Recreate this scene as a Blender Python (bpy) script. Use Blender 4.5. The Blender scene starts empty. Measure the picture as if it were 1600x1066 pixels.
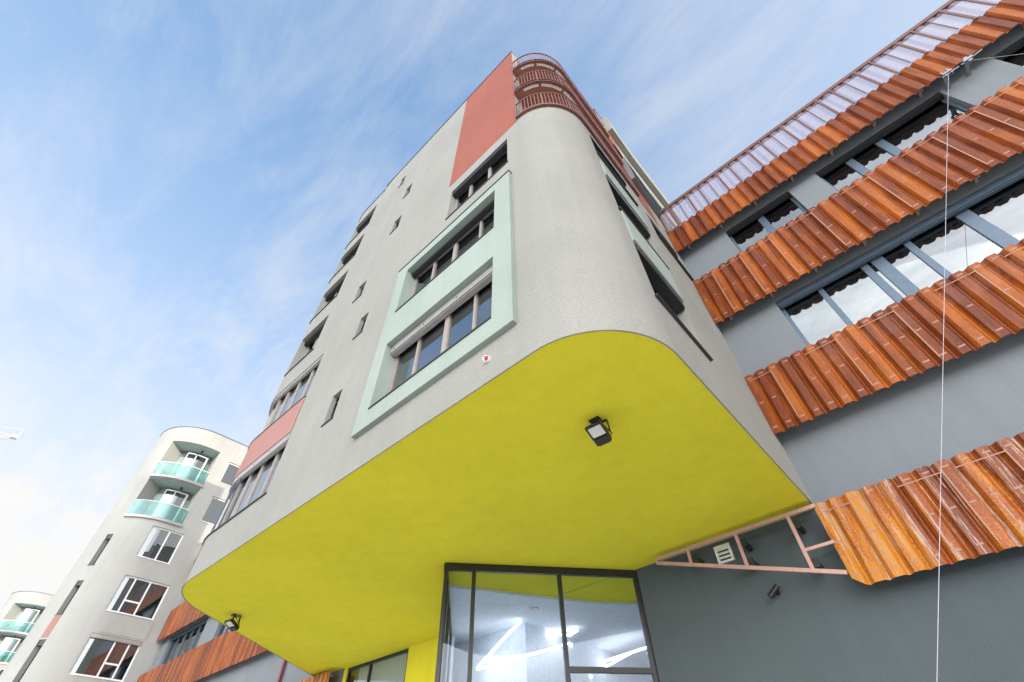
import bpy, math, random
from mathutils import Vector, Matrix

random.seed(7)
scene = bpy.context.scene
col = scene.collection

# ------------------------------------------------------------------ camera
cam_data = bpy.data.cameras.new("camera")
cam_data.sensor_width = 36.0
cam_data.lens = 16.16
cam_data.clip_end = 3000
cam_data.clip_start = 0.05
cam = bpy.data.objects.new("camera", cam_data)
col.objects.link(cam)
RIGHT = (0.73451433, 0.67839758, -0.01629176)
DOWN = (-0.51157821, 0.53780284, -0.67011629)
FWD = (-0.44584351, 0.50054453, 0.74207731)
cam.matrix_world = Matrix((
    (RIGHT[0], -DOWN[0], -FWD[0], 0.0),
    (RIGHT[1], -DOWN[1], -FWD[1], 0.0),
    (RIGHT[2], -DOWN[2], -FWD[2], 1.6),
    (0, 0, 0, 1)))
scene.camera = cam

# ------------------------------------------------------------------ world, sun, exposure
SUN_ELEV = math.radians(7.0)
SUN_DIR = Vector((0.965, 0.262, 0)).normalized()          # horizontal direction towards the sun
sun_data = bpy.data.lights.new("sun", 'SUN')
sun_data.energy = 3.2
sun_data.angle = math.radians(0.5)
sun_data.color = (1.0, 0.90, 0.76)
sun = bpy.data.objects.new("sun", sun_data)
col.objects.link(sun)
to_sun = Vector((SUN_DIR.x * math.cos(SUN_ELEV), SUN_DIR.y * math.cos(SUN_ELEV), math.sin(SUN_ELEV)))
sun.rotation_euler = (-to_sun).to_track_quat('-Z', 'Y').to_euler()
sun.location = (30, 5, 40)

world = bpy.data.worlds.new("World")
scene.world = world
world.use_nodes = True
wn, wl = world.node_tree.nodes, world.node_tree.links
wn.clear()


def wnode(t, **kw):
    n = wn.new(t)
    for k, v in kw.items():
        setattr(n, k, v)
    return n


def wmath(op, a, b=None, c=None, clamp=False):
    n = wn.new('ShaderNodeMath')
    n.operation = op
    n.use_clamp = clamp
    for i, v in enumerate((a, b, c)):
        if v is None:
            continue
        if isinstance(v, (int, float)):
            n.inputs[i].default_value = v
        else:
            wl.new(v, n.inputs[i])
    return n.outputs[0]


sky = wnode('ShaderNodeTexSky', sky_type='NISHITA', sun_disc=False)
sky.sun_elevation = SUN_ELEV
sky.sun_rotation = math.atan2(SUN_DIR.x, SUN_DIR.y)
sky.air_density = 1.0
sky.dust_density = 1.0
sky.ozone_density = 2.0
geo = wnode('ShaderNodeTexCoord')
sep = wnode('ShaderNodeSeparateXYZ')
wl.new(geo.outputs['Generated'], sep.inputs[0])
zc = wmath('MAXIMUM', sep.outputs['Z'], 0.06)
px = wmath('DIVIDE', sep.outputs['X'], zc)
py = wmath('DIVIDE', sep.outputs['Y'], zc)
# cloud layer seen overhead: direction projected on a flat layer
cmb = wnode('ShaderNodeCombineXYZ')
wl.new(px, cmb.inputs[0])
wl.new(py, cmb.inputs[1])
mp = wnode('ShaderNodeMapping')
mp.inputs['Rotation'].default_value = (0, 0, math.radians(-62))
mp.inputs['Scale'].default_value = (0.7, 2.0, 1)
mp.inputs['Location'].default_value = (9.1, 3.3, 0)
wl.new(cmb.outputs[0], mp.inputs[0])
n1 = wnode('ShaderNodeTexNoise')
n1.inputs['Scale'].default_value = 2.6
n1.inputs['Detail'].default_value = 13
n1.inputs['Roughness'].default_value = 0.68
n1.inputs['Distortion'].default_value = 0.35
wl.new(mp.outputs[0], n1.inputs['Vector'])
n2 = wnode('ShaderNodeTexNoise')
n2.inputs['Scale'].default_value = 0.9
n2.inputs['Detail'].default_value = 3
wl.new(cmb.outputs[0], n2.inputs['Vector'])
streak = wnode('ShaderNodeMapRange')
streak.inputs['From Min'].default_value = 0.42
streak.inputs['From Max'].default_value = 0.86
wl.new(n1.outputs[0], streak.inputs[0])
patch = wnode('ShaderNodeMapRange')
patch.inputs['From Min'].default_value = 0.30
patch.inputs['From Max'].default_value = 0.80
wl.new(n2.outputs[0], patch.inputs[0])
cir = wmath('MULTIPLY', streak.outputs[0], wmath('MULTIPLY_ADD', patch.outputs[0], 0.8, 0.2))
# haze towards the horizon and towards the bright side of the sky
hz = wmath('POWER', wmath('SUBTRACT', 1.0, wmath('MAXIMUM', sep.outputs['Z'], 0.0)), 2.0)
side = wmath('MAXIMUM', wmath('MULTIPLY', sep.outputs['X'], 0.50), -0.10)
veil = wmath('ADD', wmath('MULTIPLY', hz, 1.9), side)
veil = wmath('ADD', veil, 0.13, clamp=True)
cov = wmath('ADD', wmath('MULTIPLY', cir, 0.95), veil, clamp=True)
# bright cloud bank added low behind the viewer, unseen, to light the near walls
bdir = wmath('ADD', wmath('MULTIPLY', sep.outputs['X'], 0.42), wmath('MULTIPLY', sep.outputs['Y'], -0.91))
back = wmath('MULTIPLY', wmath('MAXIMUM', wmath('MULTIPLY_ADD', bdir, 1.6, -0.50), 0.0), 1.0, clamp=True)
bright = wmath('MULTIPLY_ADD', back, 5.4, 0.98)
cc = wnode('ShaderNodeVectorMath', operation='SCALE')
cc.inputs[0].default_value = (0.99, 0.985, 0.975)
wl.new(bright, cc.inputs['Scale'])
skys = wnode('ShaderNodeVectorMath', operation='MULTIPLY')
soft = wnode('ShaderNodeGamma')          # evens out the brightness of the clear sky
soft.inputs['Gamma'].default_value = 0.5
wl.new(sky.outputs[0], soft.inputs['Color'])
wl.new(soft.outputs[0], skys.inputs[0])
skys.inputs[1].default_value = (4.3, 5.6, 7.4)
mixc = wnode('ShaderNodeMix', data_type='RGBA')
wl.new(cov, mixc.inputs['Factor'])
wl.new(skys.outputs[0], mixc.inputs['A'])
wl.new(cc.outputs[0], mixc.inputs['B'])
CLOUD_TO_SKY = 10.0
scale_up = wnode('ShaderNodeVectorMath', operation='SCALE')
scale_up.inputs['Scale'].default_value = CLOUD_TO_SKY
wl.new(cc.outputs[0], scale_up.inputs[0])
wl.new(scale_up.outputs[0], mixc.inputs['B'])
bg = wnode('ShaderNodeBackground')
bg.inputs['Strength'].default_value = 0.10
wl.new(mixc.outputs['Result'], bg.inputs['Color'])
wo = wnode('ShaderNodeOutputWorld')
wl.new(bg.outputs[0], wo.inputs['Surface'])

scene.view_settings.view_transform = 'Standard'
scene.view_settings.look = 'None'
scene.view_settings.gamma = 1.0
scene.view_settings.exposure = 0.0
scene.view_settings.use_curve_mapping = False

# ------------------------------------------------------------------ materials
MATS = {}


def new_mat(name):
    m = bpy.data.materials.new(name)
    m.use_nodes = True
    MATS[name] = m
    return m, m.node_tree.nodes, m.node_tree.links, m.node_tree.nodes['Principled BSDF']


def noise(nodes, links, scale, detail=4, rough=0.55, vec=None, stretch=None):
    n = nodes.new('ShaderNodeTexNoise')
    n.inputs['Scale'].default_value = scale
    n.inputs['Detail'].default_value = detail
    n.inputs['Roughness'].default_value = rough
    tc = nodes.new('ShaderNodeTexCoord')
    if stretch:
        m = nodes.new('ShaderNodeMapping')
        m.inputs['Scale'].default_value = stretch
        links.new(tc.outputs['Object'], m.inputs[0])
        links.new(m.outputs[0], n.inputs['Vector'])
    else:
        links.new(tc.outputs['Object'], n.inputs['Vector'])
    return n


def ramp(nodes, links, src, stops):
    r = nodes.new('ShaderNodeValToRGB')
    els = r.color_ramp.elements
    while len(els) < len(stops):
        els.new(0.5)
    for e, (p, c) in zip(els, stops):
        e.position = p
        e.color = (*c, 1)
    links.new(src, r.inputs[0])
    return r


def stucco(name, c, grain=0.35, mottled=0.06, bump=0.35, streak=0.05):
    m, N, L, b = new_mat(name)
    big = noise(N, L, 0.45, 5, 0.6)
    fine = noise(N, L, 48, 4, 0.75)
    run = noise(N, L, 1.0, 4, 0.6, stretch=(3.0, 3.0, 0.16))
    r = ramp(N, L, big.outputs[0], [(0.3, tuple(v * (1 - mottled) for v in c)), (0.7, tuple(min(1, v * (1 + mottled)) for v in c))])
    r2 = ramp(N, L, fine.outputs[0], [(0.32, (1 - grain, ) * 3), (0.62, (1.0,) * 3)])
    r3 = ramp(N, L, run.outputs[0], [(0.35, (1 - streak, ) * 3), (0.6, (1.0,) * 3)])
    mx = N.new('ShaderNodeMix'); mx.data_type = 'RGBA'; mx.blend_type = 'MULTIPLY'
    mx.inputs['Factor'].default_value = 1.0
    L.new(r.outputs[0], mx.inputs['A']); L.new(r2.outputs[0], mx.inputs['B'])
    mx2 = N.new('ShaderNodeMix'); mx2.data_type = 'RGBA'; mx2.blend_type = 'MULTIPLY'
    mx2.inputs['Factor'].default_value = 1.0
    L.new(mx.outputs['Result'], mx2.inputs['A']); L.new(r3.outputs[0], mx2.inputs['B'])
    L.new(mx2.outputs['Result'], b.inputs['Base Color'])
    b.inputs['Roughness'].default_value = 0.92
    b.inputs['Specular IOR Level'].default_value = 0.2
    bp = N.new('ShaderNodeBump'); bp.inputs['Strength'].default_value = bump; bp.inputs['Distance'].default_value = 0.02
    L.new(fine.outputs[0], bp.inputs['Height']); L.new(bp.outputs[0], b.inputs['Normal'])
    return m


def plain(name, c, rough=0.5, metal=0.0, var=0.08, scale=8):
    m, N, L, b = new_mat(name)
    n = noise(N, L, scale, 4)
    r = ramp(N, L, n.outputs[0], [(0.3, tuple(v * (1 - var) for v in c)), (0.7, tuple(min(1, v * (1 + var)) for v in c))])
    L.new(r.outputs[0], b.inputs['Base Color'])
    b.inputs['Roughness'].default_value = rough
    b.inputs['Metallic'].default_value = metal
    return m


def glass(name, tint=(0.5, 0.55, 0.56), base=0.28, gain=1.1, gcol=(0.92, 0.96, 1.0), wob=0.012):
    m, N, L, b = new_mat(name)
    N.remove(b)
    out = [n for n in N if n.type == 'OUTPUT_MATERIAL'][0]
    tr = N.new('ShaderNodeBsdfTransparent'); tr.inputs[0].default_value = (*tint, 1)
    gl = N.new('ShaderNodeBsdfGlossy'); gl.inputs['Color'].default_value = (*gcol, 1); gl.inputs['Roughness'].default_value = 0.01
    fr = N.new('ShaderNodeFresnel'); fr.inputs['IOR'].default_value = 1.5
    ma = N.new('ShaderNodeMath'); ma.operation = 'MULTIPLY_ADD'; ma.use_clamp = True
    L.new(fr.outputs[0], ma.inputs[0]); ma.inputs[1].default_value = gain; ma.inputs[2].default_value = base
    nz = noise(N, L, 0.9, 2)
    bp = N.new('ShaderNodeBump'); bp.inputs['Strength'].default_value = 0.25; bp.inputs['Distance'].default_value = wob
    L.new(nz.outputs[0], bp.inputs['Height']); L.new(bp.outputs[0], gl.inputs['Normal'])
    mx = N.new('ShaderNodeMixShader')
    L.new(ma.outputs[0], mx.inputs[0]); L.new(tr.outputs[0], mx.inputs[1]); L.new(gl.outputs[0], mx.inputs[2])
    L.new(mx.outputs[0], out.inputs['Surface'])
    return m


def corten(name, stops, trans=0.15, rough=0.36, worn=0.0):
    """orange corrugated sheet: vertical runs of rust tone, slight see-through perforation, worn pale streaks"""
    m, N, L, b = new_mat(name)
    out = [n for n in N if n.type == 'OUTPUT_MATERIAL'][0]
    run = noise(N, L, 2.2, 6, 0.6, stretch=(2.2, 1.0, 0.35))
    spk = noise(N, L, 30, 5, 0.8)
    add0 = N.new('ShaderNodeMath'); add0.operation = 'MULTIPLY_ADD'
    L.new(spk.outputs[0], add0.inputs[0]); add0.inputs[1].default_value = 0.62
    rs = N.new('ShaderNodeMath'); rs.operation = 'MULTIPLY_ADD'
    L.new(run.outputs[0], rs.inputs[0]); rs.inputs[1].default_value = 0.62; rs.inputs[2].default_value = 0.10
    L.new(rs.outputs[0], add0.inputs[2])
    # every corrugation has a tone of its own
    tc = N.new('ShaderNodeTexCoord'); sp = N.new('ShaderNodeSeparateXYZ'); L.new(tc.outputs['Object'], sp.inputs[0])
    fl = N.new('ShaderNodeMath'); fl.operation = 'MULTIPLY_ADD'; L.new(sp.outputs['X'], fl.inputs[0]); fl.inputs[1].default_value = 1 / 0.30; fl.inputs[2].default_value = 1.34 / 0.30 + 100.15
    fo = N.new('ShaderNodeMath'); fo.operation = 'FLOOR'; L.new(fl.outputs[0], fo.inputs[0])
    wn_ = N.new('ShaderNodeTexWhiteNoise'); wn_.noise_dimensions = '1D'; L.new(fo.outputs[0], wn_.inputs['W'])
    add = N.new('ShaderNodeMath'); add.operation = 'MULTIPLY_ADD'
    L.new(wn_.outputs[0], add.inputs[0]); add.inputs[1].default_value = 0.22
    if worn > 0:
        yl = N.new('ShaderNodeMapRange'); L.new(sp.outputs['X'], yl.inputs[0])
        yl.inputs['From Min'].default_value = -0.15; yl.inputs['From Max'].default_value = -0.05
        yl.inputs['To Min'].default_value = 0.22; yl.inputs['To Max'].default_value = 0.0
        ad2 = N.new('ShaderNodeMath'); ad2.operation = 'ADD'
        L.new(add0.outputs[0], ad2.inputs[0]); L.new(yl.outputs[0], ad2.inputs[1])
        add0 = ad2
    L.new(add0.outputs[0], add.inputs[2])
    r = ramp(N, L, add.outputs[0], stops)
    colr = r.outputs[0]
    if worn > 0:
        w1 = noise(N, L, 2.2, 4, 0.6, stretch=(4.0, 1.0, 0.16))
        w2 = noise(N, L, 30, 5, 0.8, stretch=(1.5, 1.0, 0.07))
        mu = N.new('ShaderNodeMath'); mu.operation = 'MULTIPLY'
        L.new(w1.outputs[0], mu.inputs[0]); L.new(w2.outputs[0], mu.inputs[1])
        wr = ramp(N, L, mu.outputs[0], [(0.285, (0, 0, 0)), (0.33, (1, 1, 1))])
        mx = N.new('ShaderNodeMix'); mx.data_type = 'RGBA'
        L.new(wr.outputs[0], mx.inputs['Factor']); L.new(colr, mx.inputs['A'])
        mx.inputs['B'].default_value = (0.42, 0.31, 0.24, 1)
        colr = mx.outputs['Result']
    L.new(colr, b.inputs['Base Color'])
    b.inputs['Roughness'].default_value = rough
    b.inputs['Specular IOR Level'].default_value = 0.3
    bp = N.new('ShaderNodeBump'); bp.inputs['Strength'].default_value = 0.12; bp.inputs['Distance'].default_value = 0.01
    L.new(spk.outputs[0], bp.inputs['Height']); L.new(bp.outputs[0], b.inputs['Normal'])
    if trans > 0:
        tr = N.new('ShaderNodeBsdfTransparent')
        mx = N.new('ShaderNodeMixShader'); mx.inputs[0].default_value = trans
        L.new(b.outputs[0], mx.inputs[1]); L.new(tr.outputs[0], mx.inputs[2])
        L.new(mx.outputs[0], out.inputs['Surface'])
    return m


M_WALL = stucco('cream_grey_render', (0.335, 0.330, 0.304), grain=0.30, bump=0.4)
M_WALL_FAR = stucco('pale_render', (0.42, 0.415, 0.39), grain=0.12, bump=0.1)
M_PINK = stucco('salmon_render', (0.31, 0.105, 0.08), grain=0.15)
M_PINK_L = stucco('light_pink_render', (0.38, 0.205, 0.18), grain=0.12)
M_MINT = stucco('mint_render', (0.335, 0.390, 0.350), grain=0.16)
M_YELLOW = stucco('lime_yellow_render', (0.84, 0.75, 0.045), grain=0.10, mottled=0.05, bump=0.2)
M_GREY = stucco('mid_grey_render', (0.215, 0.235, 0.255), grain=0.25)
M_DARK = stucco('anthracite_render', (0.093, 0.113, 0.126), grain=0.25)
M_TEAL = stucco('teal_render', (0.40, 0.52, 0.48), grain=0.1)
M_FRAME_B = plain('bronze_frame', (0.36, 0.31, 0.28), 0.45, 0.2)
M_FRAME_D = plain('anthracite_frame', (0.085, 0.12, 0.165), 0.35, 0.3)
M_FRAME_W = plain('white_frame', (0.78, 0.78, 0.77), 0.4)
M_FRAME_K = plain('black_frame', (0.022, 0.023, 0.025), 0.35, 0.2)
M_SILL = plain('dark_flashing', (0.06, 0.058, 0.058), 0.45, 0.3)
M_BLIND = plain('blind_cassette', (0.36, 0.34, 0.33), 0.4, 0.2)
M_ROOM = plain('room_interior', (0.22, 0.215, 0.20), 0.9, var=0.25, scale=0.7)
M_ROOM_D = plain('dark_interior', (0.17, 0.16, 0.13), 0.9)
M_HALL = plain('hall_plaster', (0.72, 0.79, 0.90), 0.8)
M_RAIL = plain('red_brown_metal', (0.20, 0.085, 0.07), 0.45, 0.1)
M_SOFFB = plain('rust_slab', (0.33, 0.13, 0.075), 0.8)
M_BROWNP = plain('dark_brown_post', (0.12, 0.045, 0.03), 0.4)
M_PRIMER = plain('pink_primer_steel', (0.46, 0.27, 0.24), 0.55)
M_CONC = plain('concrete_roof', (0.40, 0.40, 0.39), 0.9)
M_BLACK = plain('black_plastic', (0.012, 0.012, 0.014), 0.4)
M_LENS = plain('frosted_lens', (0.62, 0.60, 0.62), 0.35)
M_WHITE = plain('white_plastic', (0.78, 0.78, 0.76), 0.4)
M_RED = plain('red_plastic', (0.55, 0.03, 0.03), 0.25)
M_STEEL = plain('galvanised_steel', (0.26, 0.27, 0.30), 0.4, 0.5)
M_CABLE = plain('white_cable', (0.50, 0.49, 0.54), 0.5)
M_YCRANE = plain('crane_paint', (0.62, 0.56, 0.46), 0.5)
M_PIPE = plain('wine_red_pipe', (0.20, 0.03, 0.05), 0.4)
M_GLASS = glass('window_glass', base=0.22, gain=1.2)
M_GLASS_G = glass('tinted_window_glass', (0.55, 0.56, 0.52), base=0.17, gain=1.0, wob=0.0015)
M_GLASS_E = glass('entrance_glass', (0.92, 0.95, 0.985), base=0.0, gain=0.75, wob=0.004)
M_GLASS_T = glass('teal_railing_glass', (0.70, 0.87, 0.86), base=0.02, gain=0.2)
M_ORANGE = corten('orange_sheet', [(0.52, (0.040, 0.008, 0.003)), (0.76, (0.185, 0.034, 0.004)), (1.0, (0.44, 0.115, 0.010))], trans=0.17, rough=0.38)
M_ORANGE_P = corten('perforated_orange_sheet', [(0.38, (0.30, 0.23, 0.29)), (0.85, (0.42, 0.34, 0.42))], trans=0.70)
M_ORANGE_W = corten('weathered_orange_sheet', [(0.55, (0.036, 0.009, 0.005)), (0.78, (0.16, 0.030, 0.005)), (0.95, (0.34, 0.085, 0.008)), (1.08, (0.46, 0.17, 0.012))], trans=0.0, worn=1.0)
M_CLIP = plain('fixing_rail', (0.34, 0.16, 0.105), 0.5)

m, N, L, b = new_mat('led_tube')
b.inputs['Emission Color'].default_value = (1, 0.99, 0.97, 1)
b.inputs['Emission Strength'].default_value = 7.0
M_LED = m

m, N, L, b = new_mat('pale_paving')
br = N.new('ShaderNodeTexBrick')
tc = N.new('ShaderNodeTexCoord')
L.new(tc.outputs['Object'], br.inputs['Vector'])
br.inputs['Scale'].default_value = 1.4
br.inputs['Color1'].default_value = (0.68, 0.665, 0.62, 1)
br.inputs['Color2'].default_value = (0.62, 0.605, 0.57, 1)
br.inputs['Mortar'].default_value = (0.25, 0.25, 0.24, 1)
br.inputs['Mortar Size'].default_value = 0.008
L.new(br.outputs[0], b.inputs['Base Color'])
b.inputs['Roughness'].default_value = 0.85
M_PAVE = m

# ------------------------------------------------------------------ mesh helpers


class MB:
    def __init__(self):
        self.v = []
        self.f = []
        self.mi = []
        self.key = {}

    def vert(self, p):
        k = (round(p[0], 4), round(p[1], 4), round(p[2], 4))
        i = self.key.get(k)
        if i is None:
            i = len(self.v)
            self.v.append(tuple(p))
            self.key[k] = i
        return i

    def face(self, pts, mi=0):
        ids = [self.vert(p) for p in pts]
        ids2 = []
        for i in ids:
            if not ids2 or (ids2[-1] != i):
                ids2.append(i)
        if len(ids2) > 1 and ids2[0] == ids2[-1]:
            ids2.pop()
        if len(ids2) >= 3 and len(set(ids2)) == len(ids2):
            self.f.append(ids2)
            self.mi.append(mi)

    def hexa(self, c, mi=0):
        """c: 8 corners: bottom ring 0-3, top ring 4-7"""
        base = len(self.v)
        self.v.extend(tuple(p) for p in c)
        for q in ((3, 2, 1, 0), (4, 5, 6, 7), (0, 1, 5, 4), (1, 2, 6, 5), (2, 3, 7, 6), (3, 0, 4, 7)):
            self.f.append([base + i for i in q])
            self.mi.append(mi)

    def box(self, x0, x1, y0, y1, z0, z1, mi=0):
        self.hexa([(x0, y0, z0), (x1, y0, z0), (x1, y1, z0), (x0, y1, z0), (x0, y0, z1), (x1, y0, z1), (x1, y1, z1), (x0, y1, z1)], mi)

    def bar(self, a, b, w, h=None, up=(0, 0, 1), mi=0):
        """rectangular bar from a to b"""
        h = w if h is None else h
        a, b = Vector(a), Vector(b)
        d = (b - a).normalized()
        s = d.cross(Vector(up))
        if s.length < 1e-4:
            s = d.cross(Vector((0, 1, 0)))
        s.normalize()
        t = s.cross(d).normalized()
        s, t = s * w / 2, t * h / 2
        self.hexa([a - s - t, a + s - t, a + s + t, a - s + t, b - s - t, b + s - t, b + s + t, b - s + t], mi)

    def tube(self, pts, r, n=8, mi=0):
        pts = [Vector(p) for p in pts]
        rings = []
        for i, p in enumerate(pts):
            d = (pts[min(i + 1, len(pts) - 1)] - pts[max(i - 1, 0)]).normalized()
            s = d.cross(Vector((0, 0, 1)))
            if s.length < 1e-4:
                s = Vector((1, 0, 0))
            s.normalize()
            t = s.cross(d)
            base = len(self.v)
            for k in range(n):
                a = 2 * math.pi * k / n
                self.v.append(tuple(p + s * r * math.cos(a) + t * r * math.sin(a)))
            rings.append(base)
        for a, c in zip(rings, rings[1:]):
            for k in range(n):
                self.f.append([a + k, a + (k + 1) % n, c + (k + 1) % n, c + k])
                self.mi.append(mi)
        self.f.append([rings[0] + k for k in reversed(range(n))]); self.mi.append(mi)
        self.f.append([rings[-1] + k for k in range(n)]); self.mi.append(mi)

    def build(self, name, mats, parent=None, smooth=False, loc=None):
        me = bpy.data.meshes.new(name)
        off = Vector((0, 0, 0))
        if parent is not None:
            root = parent
            while root.parent is not None:
                root = root.parent
            off = Vector(root.location)
        if loc is not None:
            off = Vector(loc)
        me.from_pydata([tuple(Vector(p) - off) for p in self.v], [], self.f)
        if not isinstance(mats, (list, tuple)):
            mats = [mats]
        for mt in mats:
            me.materials.append(mt)
        for p, mi in zip(me.polygons, self.mi):
            p.material_index = mi
        me.update()
        if smooth:
            me.polygons.foreach_set('use_smooth', [True] * len(me.polygons))
            me.set_sharp_from_angle(angle=math.radians(28))
        o = bpy.data.objects.new(name, me)
        col.objects.link(o)
        if parent is not None:
            o.parent = parent
        elif loc is not None:
            o.location = loc
        return o


def thing(name, label, cat, loc=(0, 0, 0), group=None):
    o = bpy.data.objects.new(name, None)
    o.empty_display_size = 0.3
    col.objects.link(o)
    o.location = loc
    o['label'] = label
    o['category'] = cat
    if group:
        o['group'] = group
    return o


def tag(o, label, cat, group=None):
    o['label'] = label
    o['category'] = cat
    if group:
        o['group'] = group
    return o


class Path:
    """plan line of a wall, walked so that the inside is on the left; u is the length along it"""

    def __init__(self, pts, u_start):
        self.p = [Vector((x, y)) for x, y in pts]
        self.u = [u_start]
        for a, b2 in zip(self.p, self.p[1:]):
            self.u.append(self.u[-1] + (b2 - a).length)
        segn = []
        for a, b2 in zip(self.p, self.p[1:]):
            t = (b2 - a).normalized()
            segn.append(Vector((-t.y, t.x)))
        self.n = []
        for i in range(len(self.p)):
            if i == 0:
                n = segn[0]
            elif i == len(self.p) - 1:
                n = segn[-1]
            else:
                n = segn[i - 1] + segn[i]
                n = n.normalized() / max(0.3, math.cos(segn[i - 1].angle(segn[i]) / 2))
            self.n.append(n)

    def at(self, u, v, d=0.0):
        us = self.u
        i = 0
        while i < len(us) - 2 and u > us[i + 1] + 1e-9:
            i += 1
        t = (u - us[i]) / (us[i + 1] - us[i])
        p = self.p[i].lerp(self.p[i + 1], t)
        n = self.n[i].lerp(self.n[i + 1], t)
        q = p + n * d
        return (q.x, q.y, v)

    def breaks(self, a, b2):
        return [a] + [u for u in self.us_between(a, b2)] + [b2]

    def us_between(self, a, b2):
        return [u for u in self.u if a + 1e-4 < u < b2 - 1e-4]


def wall(mb, path, u0, u1, v0, v1, holes=(), mi=0, mi_in=1):
    """wall face with real openings: each hole (ua, ub, va, vb, depth) gets its reveals and a room wall behind"""
    us = sorted(set([u0, u1] + path.us_between(u0, u1) + [x for h in holes for x in (h[0], h[1]) if u0 < x < u1]))
    vs = sorted(set([v0, v1] + [x for h in holes for x in (h[2], h[3]) if v0 < x < v1]))
    us = [u for i, u in enumerate(us) if i == 0 or u - us[i - 1] > 1e-5]
    for a, b2 in zip(us, us[1:]):
        for c, d in zip(vs, vs[1:]):
            um, vm = (a + b2) / 2, (c + d) / 2
            if any(h[0] < um < h[1] and h[2] < vm < h[3] for h in holes):
                continue
            mb.face([path.at(a, c), path.at(b2, c), path.at(b2, d), path.at(a, d)], mi)
    for h in holes:
        ua, ub, va, vb, dep = h[:5]
        rv = h[5] if len(h) > 5 else 0.28       # depth of the rendered reveal; behind it the room
        bk = sorted(set([ua, ub] + path.us_between(ua, ub)))
        for (d0, d1, mm) in ((0, rv, mi), (rv, dep, mi_in)):
            if d1 - d0 < 1e-4:
                continue
            for a, b2 in zip(bk, bk[1:]):
                mb.face([path.at(a, va, d0), path.at(a, va, d1), path.at(b2, va, d1), path.at(b2, va, d0)], mm)
                mb.face([path.at(a, vb, d0), path.at(b2, vb, d0), path.at(b2, vb, d1), path.at(a, vb, d1)], mm)
            mb.face([path.at(ua, va, d0), path.at(ua, vb, d0), path.at(ua, vb, d1), path.at(ua, va, d1)], mm)
            mb.face([path.at(ub, va, d0), path.at(ub, va, d1), path.at(ub, vb, d1), path.at(ub, vb, d0)], mm)
        for a, b2 in zip(bk, bk[1:]):
            mb.face([path.at(a, va, dep), path.at(a, vb, dep), path.at(b2, vb, dep), path.at(b2, va, dep)], mi_in)


def cbox(mb, path, ua, ub, va, vb, da, db, mi=0):
    """box that follows the plan line, between depths da (outer) and db (inner)"""
    bk = sorted(set([ua, ub] + path.us_between(ua, ub)))
    A = path.at
    for a, b2 in zip(bk, bk[1:]):
        mb.face([A(a, va, da), A(b2, va, da), A(b2, vb, da), A(a, vb, da)], mi)
        mb.face([A(a, va, db), A(a, vb, db), A(b2, vb, db), A(b2, va, db)], mi)
        mb.face([A(a, vb, da), A(b2, vb, da), A(b2, vb, db), A(a, vb, db)], mi)
        mb.face([A(a, va, da), A(a, va, db), A(b2, va, db), A(b2, va, da)], mi)
    mb.face([A(ua, va, da), A(ua, vb, da), A(ua, vb, db), A(ua, va, db)], mi)
    mb.face([A(ub, va, da), A(ub, va, db), A(ub, vb, db), A(ub, vb, da)], mi)


def window(parent, path, ua, ub, va, vb, d=0.2, muls=(), transoms=(), fw=0.06, mw=0.06, frame=M_FRAME_B, pane=M_GLASS,
           sill=0.05, blind=0.0, sill_ext=0.03, fd=0.07, sill_mat=None, blind_mat=None, blind_d=None):
    """one window: frame (the part) with its pane, sill and blind cassette as sub-parts"""
    g = 0.004
    mb = MB()
    ua2, ub2, va2, vb2 = ua + g, ub - g, va + g, vb - g
    top = vb2
    cbox(mb, path, ua2, ub2, va2, va2 + fw, d, d + fd)
    cbox(mb, path, ua2, ub2, top - fw, top, d, d + fd)
    cbox(mb, path, ua2, ua2 + fw, va2 + fw, top - fw, d, d + fd)
    cbox(mb, path, ub2 - fw, ub2, va2 + fw, top - fw, d, d + fd)
    for mu in muls:
        mu, w = mu if isinstance(mu, tuple) else (mu, mw)
        cbox(mb, path, mu - w / 2, mu + w / 2, va2 + fw, top - fw, d - 0.004, d + fd)
    for (ta, tb, tv) in transoms:
        cbox(mb, path, ta, tb, tv - mw / 2, tv + mw / 2, d - 0.003, d + fd)
    f = mb.build('window', frame, parent)
    mb = MB()
    cbox(mb, path, ua2 + fw * 0.5, ub2 - fw * 0.5, va2 + fw * 0.5, top - fw * 0.5, d + fd * 0.55, d + fd * 0.55 + 0.006)
    mb.build('pane', pane, f)
    if sill:
        mb = MB()
        cbox(mb, path, ua - sill_ext, ub + sill_ext, va - 0.022, va - 0.002 + 0.008, -sill, d)
        mb.build('sill', sill_mat or M_SILL, f)
    if blind:
        mb = MB()
        bd = d - 0.11 if blind_d is None else blind_d
        cbox(mb, path, ua + 0.02, ub - 0.02, vb - blind, vb - 0.02, bd, d - 0.008)
        cbox(mb, path, ua + 0.02, ub - 0.02, vb - blind - 0.03, vb - blind, bd + 0.03, d - 0.03)
        n = max(2, int((ub - ua) / 0.8))
        for k in range(n):
            uu = ua + 0.12 + (ub - ua - 0.24) * k / (n - 1)
            cbox(mb, path, uu - 0.012, uu + 0.012, vb - blind * 0.6 - 0.012, vb - blind * 0.6 + 0.012, bd - 0.012, bd + 0.002, 1)
        mb.build('blind_box', [blind_mat or M_BLIND, M_SILL], f)
    return f


# ------------------------------------------------------------------ setting: ground
mb = MB()
S = 900
nn = 6
for i in range(nn):
    for j in range(nn):
        x0, x1 = -S + 2 * S * i / nn, -S + 2 * S * (i + 1) / nn
        y0, y1 = -S + 2 * S * j / nn, -S + 2 * S * (j + 1) / nn
        mb.face([(x0, y0, 0), (x1, y0, 0), (x1, y1, 0), (x0, y1, 0)])
ground = mb.build('ground', M_PAVE)
ground['kind'] = 'structure'


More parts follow.
